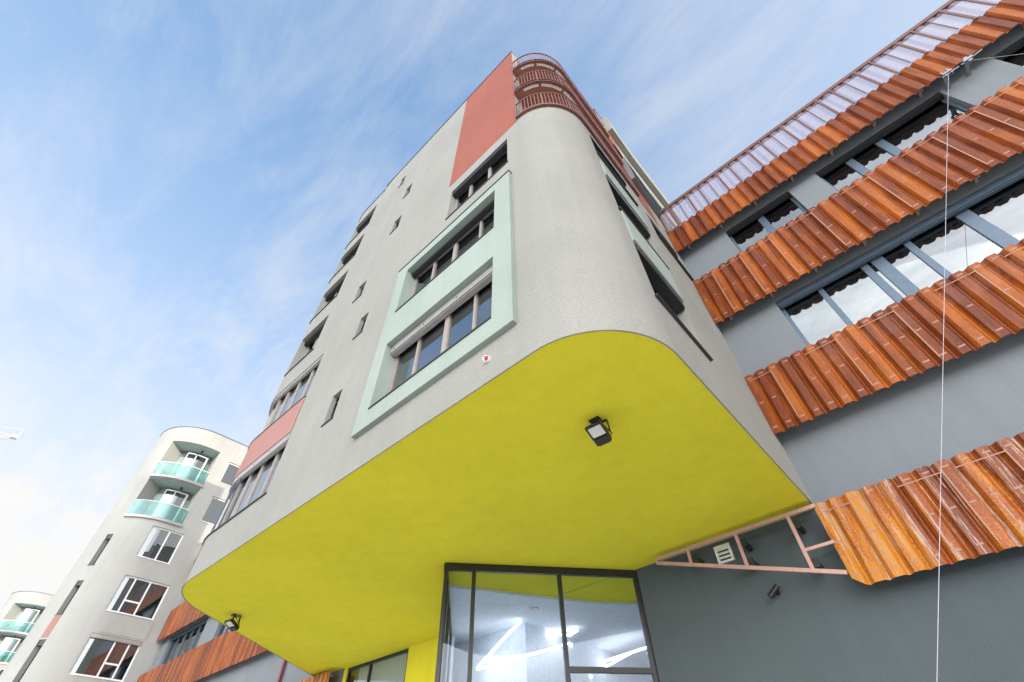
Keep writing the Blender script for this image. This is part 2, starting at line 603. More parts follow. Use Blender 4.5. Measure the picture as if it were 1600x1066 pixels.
def arc(cx, cy, r, a0, a1, n):
    return [(cx + r * math.cos(math.radians(a0 + (a1 - a0) * k / n)), cy + r * math.sin(math.radians(a0 + (a1 - a0) * k / n))) for k in range(n + 1)]


def polyface(mb, ring, z, mi=0, down=False):
    pts = [(x, y, z) for x, y in ring]
    mb.face(pts[::-1] if down else pts, mi)


YG = 10.7            # front plane of the long grey building
SOFF = 6.16

# ------------------------------------------------------------------ near tower
T1 = thing('apartment_tower', 'nearest cream tower with salmon panel, mint window surround and lime yellow soffit', 'building', (-9, 9, 0))

R_L, R_R = 2.3, 1.4
left_arc = arc(-13.8, 3.42 + R_L, R_L, 270 - 55.5, 270, 14)
right_arc = arc(-2.65, 3.42 + R_R, R_R, 270, 360, 18)
lx, ly = left_arc[0]
slant = (lx - 0.566 / 0.824 * (YG - ly), YG)
p1 = [(slant[0], 16.0), slant] + left_arc + right_arc + [(-1.36, 10.7), (-1.30, 15.6)]
# u equals x along the straight front
tmp = Path(p1, 0)
i_front = 2 + len(left_arc) - 1
P1 = Path(p1, -13.8 - tmp.u[i_front])
U_FRONT0 = -13.8
U_ARC_END = -2.65 + sum((Vector(a) - Vector(c)).length for a, c in zip(right_arc, right_arc[1:]))


def uB(y):           # u on the east side for a given y
    return U_ARC_END + (y - 4.82)


U0, U1 = P1.u[0], P1.u[-1]
U_SL = P1.u[1]
Z_LOW = 16.22        # foot of the corner balconies
Z_ROOF = 26.25
U_BAL = uB(8.0)

mint_lo = (-6.75, -3.40, 7.44, 9.31, 1.4, 0.3)
mint_up = (-6.75, -3.40, 10.48, 12.32, 1.4, 0.3)
win_3 = (-5.42, -3.05, 13.65, 15.45, 1.4, 0.22)
small = [(-9.0, -8.58, 8.27, 9.18), (-9.0, -8.6, 11.3, 12.2), (-10.15, -9.7, 14.02, 14.92), (-9.1, -8.63, 17.34, 18.32),
         (-9.1, -8.68, 20.42, 21.4), (-10.15, -9.8, 23.15, 24.1)]
leftw = [(-14.05, -12.14, 13.2, 15.12), (-14.2, -12.17, 16.3, 18.18), (-14.3, -12.2, 19.3, 21.3), (-14.3, -12.26, 22.3, 24.4)]
U_WRAP = U_FRONT0 - 2.0        # end of the ribbon windows, round the west corner
ribbon = [(U_WRAP, -10.9, 7.32, 9.12), (U_WRAP, -10.95, 10.34, 12.14)]
holes = [mint_lo, mint_up, win_3]
holes += [s + (0.9, 0.2) for s in small] + [s + (1.3, 0.3) for s in leftw] + [r + (1.2, 0.12) for r in ribbon]
bwin = [(uB(4.98), uB(6.9), 7.62, 9.35), (uB(4.95), uB(6.95), 10.7, 12.45), (uB(5.05), uB(7.0), 14.1, 15.7)]
bback = [(uB(8.4), uB(11.2), 18.25, 19.95), (uB(8.1), uB(9.6), 21.3, 22.8), (uB(8.1), uB(10.2), 13.7, 15.3), (uB(11.6), uB(14.6), 21.3, 23.0)]
holes_e = [h + (1.2, 0.3) for h in bwin + [bback[2]]]

U_STEP = -12.0
mb = MB()
lo = [h for h in holes if h[3] <= Z_LOW] + holes_e
hi = [h for h in holes if h[2] >= Z_LOW]
wall(mb, P1, U0, U1, SOFF, Z_LOW, lo)
wall(mb, P1, U0, U_STEP, Z_LOW, 25.75, [h for h in hi if h[1] < U_STEP])
wall(mb, P1, U_STEP, -2.65, Z_LOW, Z_ROOF, [h for h in hi if h[0] > U_STEP])
wall(mb, P1, U_BAL, U1, Z_LOW, Z_ROOF, [h + (1.2, 0.25) for h in bback[:2] + bback[3:]])
# step of the roof line and the rear wall
mb.face([(U_STEP, 3.42, 25.75), (U_STEP, 15.8, 25.75), (U_STEP, 15.8, Z_ROOF), (U_STEP, 3.42, Z_ROOF)])
mb.face([(-1.30, 15.6, SOFF), (slant[0], 16.0, SOFF), (slant[0], 16.0, 25.75), (-1.30, 15.6, 25.75)])
mb.build('wall', [M_WALL, M_ROOM], T1, smooth=True)

mb = MB()
ring = [p for p in p1[1:-1]]
polyface(mb, ring, SOFF - 0.004, down=True)
mb.build('soffit', M_YELLOW, T1)
mb = MB()
polyface(mb, [p1[0], slant] + left_arc + [(-2.65, 3.42), (-2.65, 8.0), (-1.32, 8.0), (-1.30, 15.6)], 25.6)
mb.build('roof', M_CONC, T1)
mb = MB()
cbox(mb, P1, U0, U_STEP, 25.75, 25.80, -0.03, 0.3)
cbox(mb, P1, U_STEP, -2.65 + 0.02, Z_ROOF, Z_ROOF + 0.05, -0.03, 0.3)
cbox(mb, P1, U_BAL, U1, Z_ROOF, Z_ROOF + 0.05, -0.03, 0.3)
mb.build('roof_coping', M_SILL, T1)
mb = MB()
cbox(mb, P1, U_SL + 0.1, uB(10.55), SOFF - 0.012, SOFF + 0.012, -0.012, 0.01)
mb.build('drip_edge', M_WALL, T1)

# salmon panel, 4 mm proud of the render
mb = MB()
cbox(mb, P1, -5.62, -2.652, 16.1, Z_ROOF - 0.02, -0.006, 0.0)
mb.build('salmon_panel', M_PINK, T1)
mb = MB()
cbox(mb, P1, U_WRAP - 0.8, -10.93, 9.10, 10.325, -0.03, 0.0)
mb.build('pink_panel', M_PINK_L, T1)

# mint surround standing 100 mm proud of the wall
mb = MB()
XO0, XO1, ZO0, ZO1 = -7.18, -2.93, 6.98, 12.68
fr = -0.10
bh = [mint_lo, mint_up]
cbox(mb, P1, XO0, bh[0][0], ZO0, ZO1, fr, -0.0)
cbox(mb, P1, bh[0][1], XO1, ZO0, ZO1, fr, -0.0)
cbox(mb, P1, bh[0][0], bh[0][1], ZO0, bh[0][2], fr, -0.0)
cbox(mb, P1, bh[0][0], bh[0][1], bh[0][3], bh[1][2], fr, -0.0)
cbox(mb, P1, bh[0][0], bh[0][1], bh[1][3], ZO1, fr, -0.0)
for h in bh:         # painted reveals
    e = 0.005
    cbox(mb, P1, h[0], h[0] + e, h[2], h[3], 0.0, 0.28)
    cbox(mb, P1, h[1] - e, h[1], h[2], h[3], 0.0, 0.28)
    cbox(mb, P1, h[0] + e, h[1] - e, h[3] - e, h[3], 0.0, 0.28)
    cbox(mb, P1, h[0] + e, h[1] - e, h[2], h[2] + e, 0.0, 0.28)
f = mb.build('window_surround', M_MINT, T1)
mb = MB()
cbox(mb, P1, XO0 - 0.02, XO1 + 0.02, ZO1, ZO1 + 0.03, fr - 0.02, 0.0)
mb.build('flashing', M_SILL, f)

window(T1, P1, *mint_lo[:4], d=0.20, muls=[(-5.92, .06), (-5.0, .13), (-4.17, .06)], fw=0.07, sill=0.125, blind=0.22, sill_ext=0.0, blind_d=0.03)
window(T1, P1, *mint_up[:4], d=0.20, muls=[(-5.92, .06), (-5.1, .11), (-4.17, .06)], fw=0.07, sill=0.125, sill_ext=0.0, blind=0.12, blind_d=0.06, blind_mat=M_FRAME_K)  # black blind box stands in for the shaded underside of the recess
window(T1, P1, *win_3[:4], d=0.20, muls=[(-4.75, .09), (-3.95, .09)], fw=0.06, sill=0.03, frame=M_FRAME_B, blind=0.2, blind_d=0.03, blind_mat=M_FRAME_K)  # blind box coloured black so the shaded window head reads dark
for s in small:
    window(T1, P1, *s, d=0.11, transoms=[(s[0] + .05, s[1] - .05, s[3] - 0.2)], fw=0.03, mw=0.04, sill=0.03, frame=M_FRAME_K)
for s in leftw:
    window(T1, P1, *s, d=0.28, muls=[s[0] + 0.75, s[0] + 1.35], fw=0.05, sill=0.04, frame=M_FRAME_B, blind=0.2, blind_mat=M_FRAME_K, blind_d=0.12)
window(T1, P1, *ribbon[0], d=0.12, muls=[-11.7, -12.5, -13.2, -13.8, -14.4, -15.0, -15.5], fw=0.06, mw=0.07, sill=0.04, frame=M_FRAME_B, blind=0.24, blind_d=-0.01)
window(T1, P1, *ribbon[1], d=0.12, muls=[-11.7, -12.5, -13.2, -13.8, -14.4, -15.0, -15.5], fw=0.06, mw=0.08, sill=0.05, frame=M_FRAME_B, blind=0.14, blind_d=0.02)
# external blind guide cables at the round corner
mb = MB()
for uu in (-13.6, -14.0, -14.5):
    cbox(mb, P1, uu - 0.02, uu + 0.02, 7.36, 8.88, 0.02, 0.05)
mb.build('blind_guide', M_FRAME_D, T1)

# east side: windows with mint boxes between them
for k, h in enumerate(bwin):
    window(T1, P1, *h, d=0.22, muls=[h[0] + 0.66, h[0] + 1.3], fw=0.06, sill=0.06, sill_ext=0.06, frame=M_FRAME_D, blind=0.24, blind_d=-0.02, blind_mat=M_FRAME_K)
mb = MB()
cbox(mb, P1, uB(4.95), uB(6.95), 9.40, 10.62, -0.045, 0.0)
mb.build('mint_panel', M_MINT, T1)
mb = MB()
cbox(mb, P1, uB(4.95), uB(6.95), 12.55, 13.45, -0.045, 0.0)
mb.build('mint_panel', M_MINT, T1)
for k, h in enumerate(bback):
    window(T1, P1, *h, d=0.16, muls=[h[0] + 0.7], fw=0.06, sill=0.08, frame=M_FRAME_D, blind=0.2, blind_d=0.02, blind_mat=M_FRAME_K)
h = bback[0]
mb = MB()
cbox(mb, P1, h[0] - .12, h[1] + .12, h[3], h[3] + .12, -0.18, 0.0)
cbox(mb, P1, h[0] - .12, h[1] + .12, h[2] - .14, h[2] - 0.03, -0.18, 0.0)
cbox(mb, P1, h[0] - .12, h[0], h[2] - 0.03, h[3], -0.18, 0.0)
cbox(mb, P1, h[1], h[1] + .12, h[2] - 0.03, h[3], -0.18, 0.0)
mb.build('window_surround', M_GREY, T1)
mb = MB()
cbox(mb, P1, uB(8.7), uB(15.5), 24.5, Z_ROOF - 0.03, -0.26, 0.0)
mb.build('cornice', M_WALL, T1)

# corner balconies
PIN = Path([(-2.65, 3.42), (-2.65, 8.0), (-1.325, 8.0)], 0.0)
mb = MB()
dh = [(0.9, 3.9, z, z + 2.2, 1.0, 0.12) for z in (16.3, 19.25, 22.35)]
wall(mb, PIN, 0.0, PIN.u[-1], Z_LOW, Z_ROOF, dh)
mb.build('balcony_wall', [M_PINK, M_ROOM_D], T1)
mb = MB()
cbox(mb, PIN, 0.004, 0.35, Z_LOW + 0.01, Z_ROOF, -0.006, 0.0)
mb.build('wall_end', M_WALL, T1)
mb = MB()
cbox(mb, P1, U_BAL + 0.01, uB(9.3), 16.0, 24.4, -0.012, 0.0)
mb.build('salmon_panel', M_PINK, T1)
for h in dh:
    window(T1, PIN, *h[:4], d=0.08, muls=[1.9, 2.9], fw=0.06, sill=0.0, frame=M_FRAME_B)
for lev, zf in enumerate((Z_LOW, 19.15, 22.25)):
    us = [-2.65] + P1.us_between(-2.65, U_BAL) + [U_BAL]
    outer = [P1.at(u, 0, -0.04) for u in us]
    th = 0.05 if lev == 0 else 0.2
    mb = MB()
    ring2 = [(p[0], p[1]) for p in outer] + [(-2.645, 7.995)]
    bt, tp = zf - th, zf
    if lev == 0:
        bt, tp = zf, zf + th
    polyface(mb, ring2, tp)
    polyface(mb, ring2, bt, down=True)
    for a, b2 in zip(ring2, ring2[1:] + ring2[:1]):
        mb.face([(a[0], a[1], bt), (b2[0], b2[1], bt), (b2[0], b2[1], tp), (a[0], a[1], tp)])
    slab = mb.build('balcony_slab', M_SOFFB, T1)
    mb = MB()
    cbox(mb, P1, -2.62, U_BAL - 0.02, bt - 0.03, bt + 0.02 if lev else tp, -0.09, -0.045)
    mb.build('edge_trim', M_RAIL, slab)
    if lev:
        mb = MB()
        for (ua, ub) in ((-2.3, -1.75), (-1.65, -0.9), (-0.8, 0.3), (0.4, 1.6)):
            cbox(mb, P1, ua, ub, bt - 0.012, bt - 0.004, 0.02, 0.10)
        mb.build('drip_strip', M_FRAME_W, slab)
    mb = MB()
    r0, r1 = zf + 0.07, zf + 1.25
    cbox(mb, P1, -2.62, U_BAL - 0.02, r0, r0 + 0.04, -0.08, -0.045)
    cbox(mb, P1, -2.62, U_BAL - 0.02, r1 - 0.05, r1, -0.085, -0.04)
    n = 52
    for k in range(n):
        u = -2.60 + (U_BAL - 0.05 + 2.60) * k / (n - 1)
        w = 0.012 if k % 8 else 0.022
        cbox(mb, P1, u - w, u + w, r0 - (0.1 if k % 8 == 0 else 0), r1 - 0.05, -0.075, -0.05)
    mb.build('balcony_railing', M_RAIL, T1)

# ------------------------------------------------------------------ long grey building behind
GB = thing('office_building', 'long grey building with orange corrugated bands and strips of dark framed windows', 'building', (0, YG, 0))
PG = Path([(-42.3, YG), (24.0, YG)], -42.3)
row3 = [(0.22, 8.9, 9.1, 11.62, 1.6, 0.22), (-41.0, -35.2, 9.1, 11.62, 1.6, 0.22), (-33.0, -27.6, 9.1, 11.62, 1.6, 0.22), (-26.2, -21.6, 9.1, 11.62, 1.6, 0.22), (10.6, 18.0, 9.1, 11.62, 1.6, 0.22)]
row2 = [(0.25, 2.37, 13.2, 15.52, 1.6, 0.22), (3.2, 6.55, 13.2, 15.52, 1.6, 0.22), (7.75, 11.6, 13.2, 15.52, 1.6, 0.22), (-40.5, -36.0, 13.2, 15.52, 1.6, 0.22), (-33.5, -28.0, 13.2, 15.52, 1.6, 0.22)]
X_SH = (-17.9, -14.4)
SHOP = (X_SH[0], X_SH[1], 0.9, 6.13, 2.5, 0.12)
ZB = 6.1
mb = MB()
wall(mb, PG, -42.3, 24.0, ZB + 0.05, 17.3, row3 + row2)
mb.face([(-42.3, YG, 17.3), (24, YG, 17.3), (24, 26, 17.3), (-42.3, 26, 17.3)], 2)
mb.face([(24, YG, 0), (24, 26, 0), (24, 26, 17.3), (24, YG, 17.3)])
mb.face([(24, 26, 0), (-42.3, 26, 0), (-42.3, 26, 17.3), (24, 26, 17.3)])
mb.build('wall', [M_GREY, M_ROOM_D, M_CONC], GB)
mb = MB()
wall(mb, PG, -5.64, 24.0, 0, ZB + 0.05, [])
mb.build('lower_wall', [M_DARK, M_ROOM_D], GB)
mb = MB()
wall(mb, PG, -42.3, -18.1, 0, ZB + 0.05, [])
mb.build('lower_wall', [M_GREY, M_ROOM_D], GB)
mb = MB()
wall(mb, PG, -18.1, -12.45, 0, ZB + 0.05, [SHOP], 0, 1)
mb.build('yellow_wall', [M_YELLOW, M_ROOM_D], GB)

FD = M_FRAME_D
for h in row3:
    L_ = h[1] - h[0]
    if h is row3[0]:
        mu = [(1.26, .12), (2.33, .16), (2.62, .26), (3.30, .14), (4.45, .26), (5.9, .14), (7.2, .26)]
    else:
        mu = [(h[0] + 1.1 * k, .14 if k % 2 else .26) for k in range(1, int(L_ / 1.1))]
    window(GB, PG, *h[:4], d=0.17, muls=mu, fw=0.09, sill=0.0, frame=FD, pane=M_GLASS_G, blind=0.2, blind_d=0.02, blind_mat=FD)
for h in row2:
    if h is row2[0]:
        mu = [(1.33, .2)]
    elif h is row2[1]:
        mu = [(4.05, .2), (4.87, .2)]
    else:
        mu = [(h[0] + 1.2 * k, .2) for k in range(1, int((h[1] - h[0]) / 1.2))]
    window(GB, PG, *h[:4], d=0.17, muls=mu, fw=0.08, sill=0.0, frame=FD, pane=M_GLASS_G, blind=0.16, blind_d=0.02, blind_mat=M_FRAME_K)
window(GB, PG, *SHOP[:4], d=0.04, muls=[(-16.55, .08)], transoms=[(SHOP[0] + .1, SHOP[1] - .1, 3.2)], fw=0.09, sill=0.0, frame=M_FRAME_K, pane=M_GLASS_E)

PITCH = 0.30


def corrugated(x0, x1, z0, z1, yo, depth=0.075, chamfer=0.0):
    mb = MB()
    prof = []
    x = x0
    o, s, i = 0.150, 0.050, 0.020          # outer flat, slope in, valley; the rest of the pitch is the slope out
    while x < x1 - 1e-6:
        for dx, dd in ((0, 0), (o, 0), (o + s, 1), (o + s + i, 1)):
            if x + dx <= x1:
                prof.append((x + dx, yo + depth * dd))
        x += PITCH
    prof.append((x1, yo))
    for (a, b2) in zip(prof, prof[1:]):
        za = z0 + max(0.0, chamfer - (a[0] - x0)) * 0.9
        zb = z0 + max(0.0, chamfer - (b2[0] - x0)) * 0.9
        for off in (0.0, 0.006):
            q = [(a[0], a[1] + off, za), (b2[0], b2[1] + off, zb), (b2[0], b2[1] + off, z1), (a[0], a[1] + off, z1)]
            mb.face(q if off == 0 else q[::-1])
        mb.face([(a[0], a[1], za), (a[0], a[1] + .006, za), (b2[0], b2[1] + .006, zb), (b2[0], b2[1], zb)])
        mb.face([(a[0], a[1], z1), (b2[0], b2[1], z1), (b2[0], b2[1] + .006, z1), (a[0], a[1] + .006, z1)])
    return mb


YB = 10.27


def band(x0, x1, z0, z1, mat, chamfer=0.0, clips=True):
    mb = corrugated(x0, x1, z0, z1, YB, chamfer=chamfer)
    if clips:            # pale fixing dashes and sheet overlaps are part of the sheet's surface
        n = int((x1 - x0) / PITCH)
        for k in range(n):
            xa = x0 + k * PITCH
            j = random.uniform(-0.012, 0.012)
            zc_ = max(z0 + 0.14, z0 + chamfer * 0.9 + 0.02) if k == 0 else z0 + 0.14
            if random.random() < 0.93:
                mb.box(xa + 0.035, xa + random.uniform(0.125, 0.15), YB - 0.003, YB + 0.001, zc_ + j, zc_ + 0.036 + j, 1)
            if random.random() < 0.72:
                mb.box(xa + 0.035, xa + random.uniform(0.11, 0.15), YB - 0.003, YB + 0.001, (z0 + z1) / 2 - 0.016 + j, (z0 + z1) / 2 + 0.016 + j, 1)
            mb.box(xa + 0.04, xa + 0.15, YB - 0.003, YB + 0.001, z1 - 0.12 + j, z1 - 0.09 + j, 1)
        k = 2
        while k < n:
            xa = x0 + k * PITCH
            mb.box(xa - 0.002, xa + 0.022, YB - 0.004, YB + 0.001, z0 + 0.13, z1 - 0.16, 1)
            mb.box(max(x0 + 0.04, xa - 3 * PITCH + 0.2), xa + 0.02, YB - 0.0035, YB + 0.001, z1 - 0.20, z1 - 0.18, 1)
            k += random.choice((3, 4, 5))
    p = mb.build('corrugated_cladding', [mat, M_CLIP], GB)
    mb = MB()
    for zz in (z0 + 0.16, (z0 + z1) / 2, z1 - 0.14):
        mb.box(x0 + 0.02 + chamfer * .6, x1 - 0.02, YB + 0.085, YB + 0.135, zz - 0.025, zz + 0.025)
    x = x0 + 0.4
    while x < x1:
        mb.box(x - 0.025, x + 0.025, YB + 0.135, YB + 0.185, z0 + 0.1, z1 - 0.08)
        mb.box(x - 0.03, x + 0.03, YB + 0.185, YG, z1 - 0.3, z1 - 0.2)
        mb.box(x - 0.03, x + 0.03, YB + 0.185, YG, z0 + 0.22, z0 + 0.32)
        x += 1.2
    mb.build('fixing_rail', M_PRIMER, p)
    return p


XR = 20.9
XL0, XL1 = -42.35, -19.0
band(-1.34, XR, 7.75, 9.50, M_ORANGE)
band(-1.34, XR, 11.60, 13.70, M_ORANGE)
band(-1.34, XR, 4.54, 6.06, M_ORANGE_W, chamfer=0.16)
band(XL0, XL1, 7.75, 9.62, M_ORANGE, clips=False)
band(XL0, XL1, 11.5, 13.48, M_ORANGE, clips=False)
band(XL0, -18.3, 4.54, 6.05, M_ORANGE_W, clips=False)


def parapet(x0, x1):
    band(x0, x1, 15.52, 16.82, M_ORANGE, clips=False)
    p = corrugated(x0, x1, 16.83, 18.30, YB, depth=0.05).build('perforated_screen', M_ORANGE_P, GB)
    mb = MB()
    mb.box(x0, x1, YB - 0.03, YB + 0.14, 18.20, 18.36)
    mb.box(x0, x1, YB + 0.09, YB + 0.13, 16.80, 16.86)
    x = x0 + 0.05
    while x < x1:
        mb.box(x - 0.032, x + 0.032, YB - 0.035, YB - 0.004, 16.75, 18.20)
        mb.box(x + 0.42, x + 0.47, YB - 0.035, YB - 0.004, 16.75, 18.20)
        mb.box(x + 0.82, x + 0.845, YB - 0.02, YB - 0.004, 16.86, 18.20)
        x += 1.2
    mb.build('parapet_frame', M_BROWNP, p)


parapet(-1.34, XR)
parapet(XL0, XL1)

# bare steel subframe under the tower, where the lowest cladding is missing
mb = MB()
ys = 10.25
P = lambda x, z: (x, ys, z)
w = 0.07
mb.bar(P(-4.86, 6.02), P(-1.30, 6.02), 0.05, w)
mb.bar(P(-4.86, 5.95), P(-1.36, 4.78), 0.048, w)
for xx, zz in ((-1.85, 4.97), (-2.95, 5.34), (-4.06, 5.71)):
    mb.bar(P(xx, zz), P(xx, 5.985), 0.065, 0.044, up=(0, 1, 0))
mb.bar(P(-1.82, 5.31), P(-1.30, 5.31), 0.046, 0.055)
sub = mb.build('cladding_frame', M_PRIMER, GB)
mb = MB()
for xx, zz in ((-1.80, 5.82), (-1.80, 5.08), (-2.90, 5.80), (-2.90, 5.42), (-4.0, 5.80)):
    mb = MB()
    mb.box(xx - 0.02, xx + 0.06, ys + 0.055, YG, zz - 0.05, zz + 0.05)
    mb.box(xx - 0.03, xx + 0.09, ys + 0.02, ys + 0.06, zz - 0.09, zz + 0.07)
    mb.build('standoff_bracket', M_BLACK, sub)

# louvred vent in the wall behind the subframe
mb = MB()
vx0, vx1, vz0, vz1 = -3.63, -3.27, 5.69, 6.05
vy = YG - 0.05
mb.box(vx0, vx1, vy, YG, vz1 - 0.07, vz1)
mb.box(vx0, vx1, vy, YG, vz0, vz0 + 0.035)
mb.box(vx0, vx0 + 0.05, vy, YG, vz0 + 0.035, vz1 - 0.07)
mb.box(vx1 - 0.05, vx1, vy, YG, vz0 + 0.035, vz1 - 0.07)
for k in range(3):
    zz = vz0 + 0.075 + 0.085 * k
    mb.hexa([(vx0 + .05, vy, zz), (vx1 - .05, vy, zz), (vx1 - .05, vy + .035, zz + .045), (vx0 + .05, vy + .035, zz + .045),
             (vx0 + .05, vy, zz + .02), (vx1 - .05, vy, zz + .02), (vx1 - .05, vy + .035, zz + .065), (vx0 + .05, vy + .035, zz + .065)])
mb.build('vent_grille', M_FRAME_W, GB)

# wine red pipe on the far stretch of wall
mb = MB()
mb.tube([(-22.85, YG - 0.12, 0), (-22.85, YG - 0.12, 7.7)], 0.07, 10)
mb.build('downpipe', M_PIPE, GB)

# glass entrance: skew front and return, standing under the soffit
GL, GR_ = (-8.62, 7.13), (-5.66, 10.74)
PE = Path([GL, GR_], 0.0)
LE = PE.u[-1]
ZT = SOFF - 0.012
um = [0.69, 2.72]
mb = MB()
fw = 0.085
cbox(mb, PE, 0, LE, ZT - 0.16, ZT, 0, 0.09)
cbox(mb, PE, 0, LE, 0, 0.12, 0, 0.09)
cbox(mb, PE, 0, fw, 0.12, ZT - 0.16, 0, 0.09)
cbox(mb, PE, LE - 0.11, LE, 0.12, ZT - 0.16, 0, 0.09)
for u in um:
    cbox(mb, PE, u - 0.045, u + 0.045, 0.12, ZT - 0.16, -0.004, 0.1)
cbox(mb, PE, um[1] + 0.045, LE - 0.11, 4.05, 4.15, -0.002, 0.09)
PL = Path([(-12.42, YG - 0.01), (-8.66, 7.14)], 0.0)
LL = PL.u[-1]
cbox(mb, PL, 0, LL - 0.02, ZT - 0.16, ZT - 0.001, 0, 0.09)
cbox(mb, PL, 0, LL - 0.02, 0, 0.12, 0, 0.09)
cbox(mb, PL, 0, 0.1, 0.12, ZT - 0.16, 0, 0.09)
for uu in (LL - 0.78, LL - 2.6):
    cbox(mb, PL, uu - 0.05, uu + 0.05, 0.12, ZT - 0.16, -0.003, 0.1)
ent = mb.build('entrance_frame', M_FRAME_K, GB)
edges = [fw] + um + [LE - 0.11]
for a, b2 in zip(edges, edges[1:]):
    mb = MB()
    cbox(mb, PE, a + 0.02, b2 - 0.02, 0.10, ZT - 0.14, 0.05, 0.058)
    mb.build('pane', M_GLASS_E, ent)
mb = MB()
cbox(mb, PL, 0.09, LL - 0.06, 0.10, ZT - 0.14, 0.05, 0.058)
mb.build('pane', M_GLASS_E, ent)
# hall behind the entrance: outer strip of yellow ceiling, then white ceiling and walls
HX0, HX1, HY1, HZ = -17.5, -4.6, 24.0, 6.09
mb = MB()
mb.face([(-17.5, YG, SOFF - 0.008), (-17.5, HY1, SOFF - 0.008), (HX1, HY1, SOFF - 0.008), (HX1, YG, SOFF - 0.008)], 1)
polyface(mb, [(-9.62, 8.02), (-8.2, 10.75), (-7.5, 11.95), (-6.9, 12.6), (HX1, 13.6), (HX1, HY1), (HX0, HY1), (HX0, YG + 0.26), (-12.3, YG + .02)], HZ, 0, down=True)
for a, b2 in (((-9.62, 8.02), (-8.2, 10.75)), ((-8.2, 10.75), (-7.5, 11.95)), ((-7.5, 11.95), (-6.9, 12.6)), ((-6.9, 12.6), (HX1, 13.6))):
    mb.face([(*a, HZ), (*b2, HZ), (*b2, SOFF - 0.005), (*a, SOFF - 0.005)], 0)
BX, BY = -10.0, 11.5
mb.face([(HX0, BY, 0), (BX, BY, 0), (BX, BY, HZ), (HX0, BY, HZ)])
mb.face([(BX, BY, 0), (BX, HY1, 0), (BX, HY1, HZ), (BX, BY, HZ)])
mb.face([(BX, HY1 - 4, 0), (HX1, HY1 - 4, 0), (HX1, HY1 - 4, HZ), (BX, HY1 - 4, HZ)])
mb.face([(HX1, YG + 0.25, 0), (HX1, HY1, 0), (HX1, HY1, HZ + .05), (HX1, YG + 0.25, HZ + .05)])
mb.face([(HX0, YG + 0.25, 0), (HX0, BY, 0), (HX0, BY, HZ), (HX0, YG + 0.25, HZ)])
for (xa, xb) in ((HX0, -12.45), (-5.64, HX1)):
    mb.face([(xa, YG + .25, 0), (xb, YG + .25, 0), (xb, YG + .25, SOFF), (xa, YG + .25, SOFF)])
for xa in (-12.45, -5.64):
    mb.face([(xa, YG, 0), (xa, YG + .25, 0), (xa, YG + .25, SOFF), (xa, YG, SOFF)])
mb.build('entrance_hall', [M_HALL, M_YELLOW], GB)


def led(pts, label, w=0.045):
    mb = MB()
    for a, b2 in zip(pts, pts[1:]):
        mb.bar(a, b2, w, w)
    o = mb.build('light_tube', M_LED, None, loc=pts[0])
    tag(o, label, 'light', 'light tubes in the entrance hall')


def px(x, y, ax, val):
    """point on an inner wall plane, from measured directions of the photograph"""
    fl = 718.245
    d = [RIGHT[i] * (x - 800) / fl + DOWN[i] * (y - 533) / fl + FWD[i] for i in range(3)]
    o = (0.0, 0.0, 1.6)
    k = (val - o[ax]) / d[ax]
    return tuple(o[i] + d[i] * k for i in range(3))


led([px(745, 1045, 1, BY - .35), px(792, 993, 1, BY - .35), px(814, 971, 1, BY - .35)], 'kinked white light tube climbing to the corner at the left of the entrance hall')
led([px(746, 1046, 1, BY - .38), px(822, 1025, 1, BY - .38), px(890, 1005, 0, BX + .38)], 'long white light tube running under the kinked one in the entrance hall')
led([px(856, 990, 2, 5.98), px(890, 993, 2, 5.98), px(902, 985, 2, 5.98)], 'short thick white light tube in the middle of the entrance glass', 0.05)
led([px(893, 1007, 2, 5.9), px(886, 1032, 2, 5.9)], 'steep white light tube right of the middle entrance mullion')
led([px(915, 1043, 2, 5.7), px(1010, 1012, 2, 5.7)], 'upper white light tube in the right entrance pane', 0.05)
led([px(943, 1044, 2, 5.6), px(990, 1018, 2, 5.6)], 'lower white light tube in the right entrance pane')
led([px(880, 1066, 2, 5.2), px(925, 1057, 2, 5.2)], 'white light tube below the transom of the right entrance pane')
t = thing('downlight', 'round grey downlight in the white ceiling of the entrance hall', 'lamp', (-9.05, 10.83, HZ))
mb = MB()
mb.tube([(-9.05, 10.83, HZ), (-9.05, 10.83, HZ - 0.03)], 0.13, 20)
mb.build('trim', M_LENS, t)

# ------------------------------------------------------------------ small fittings


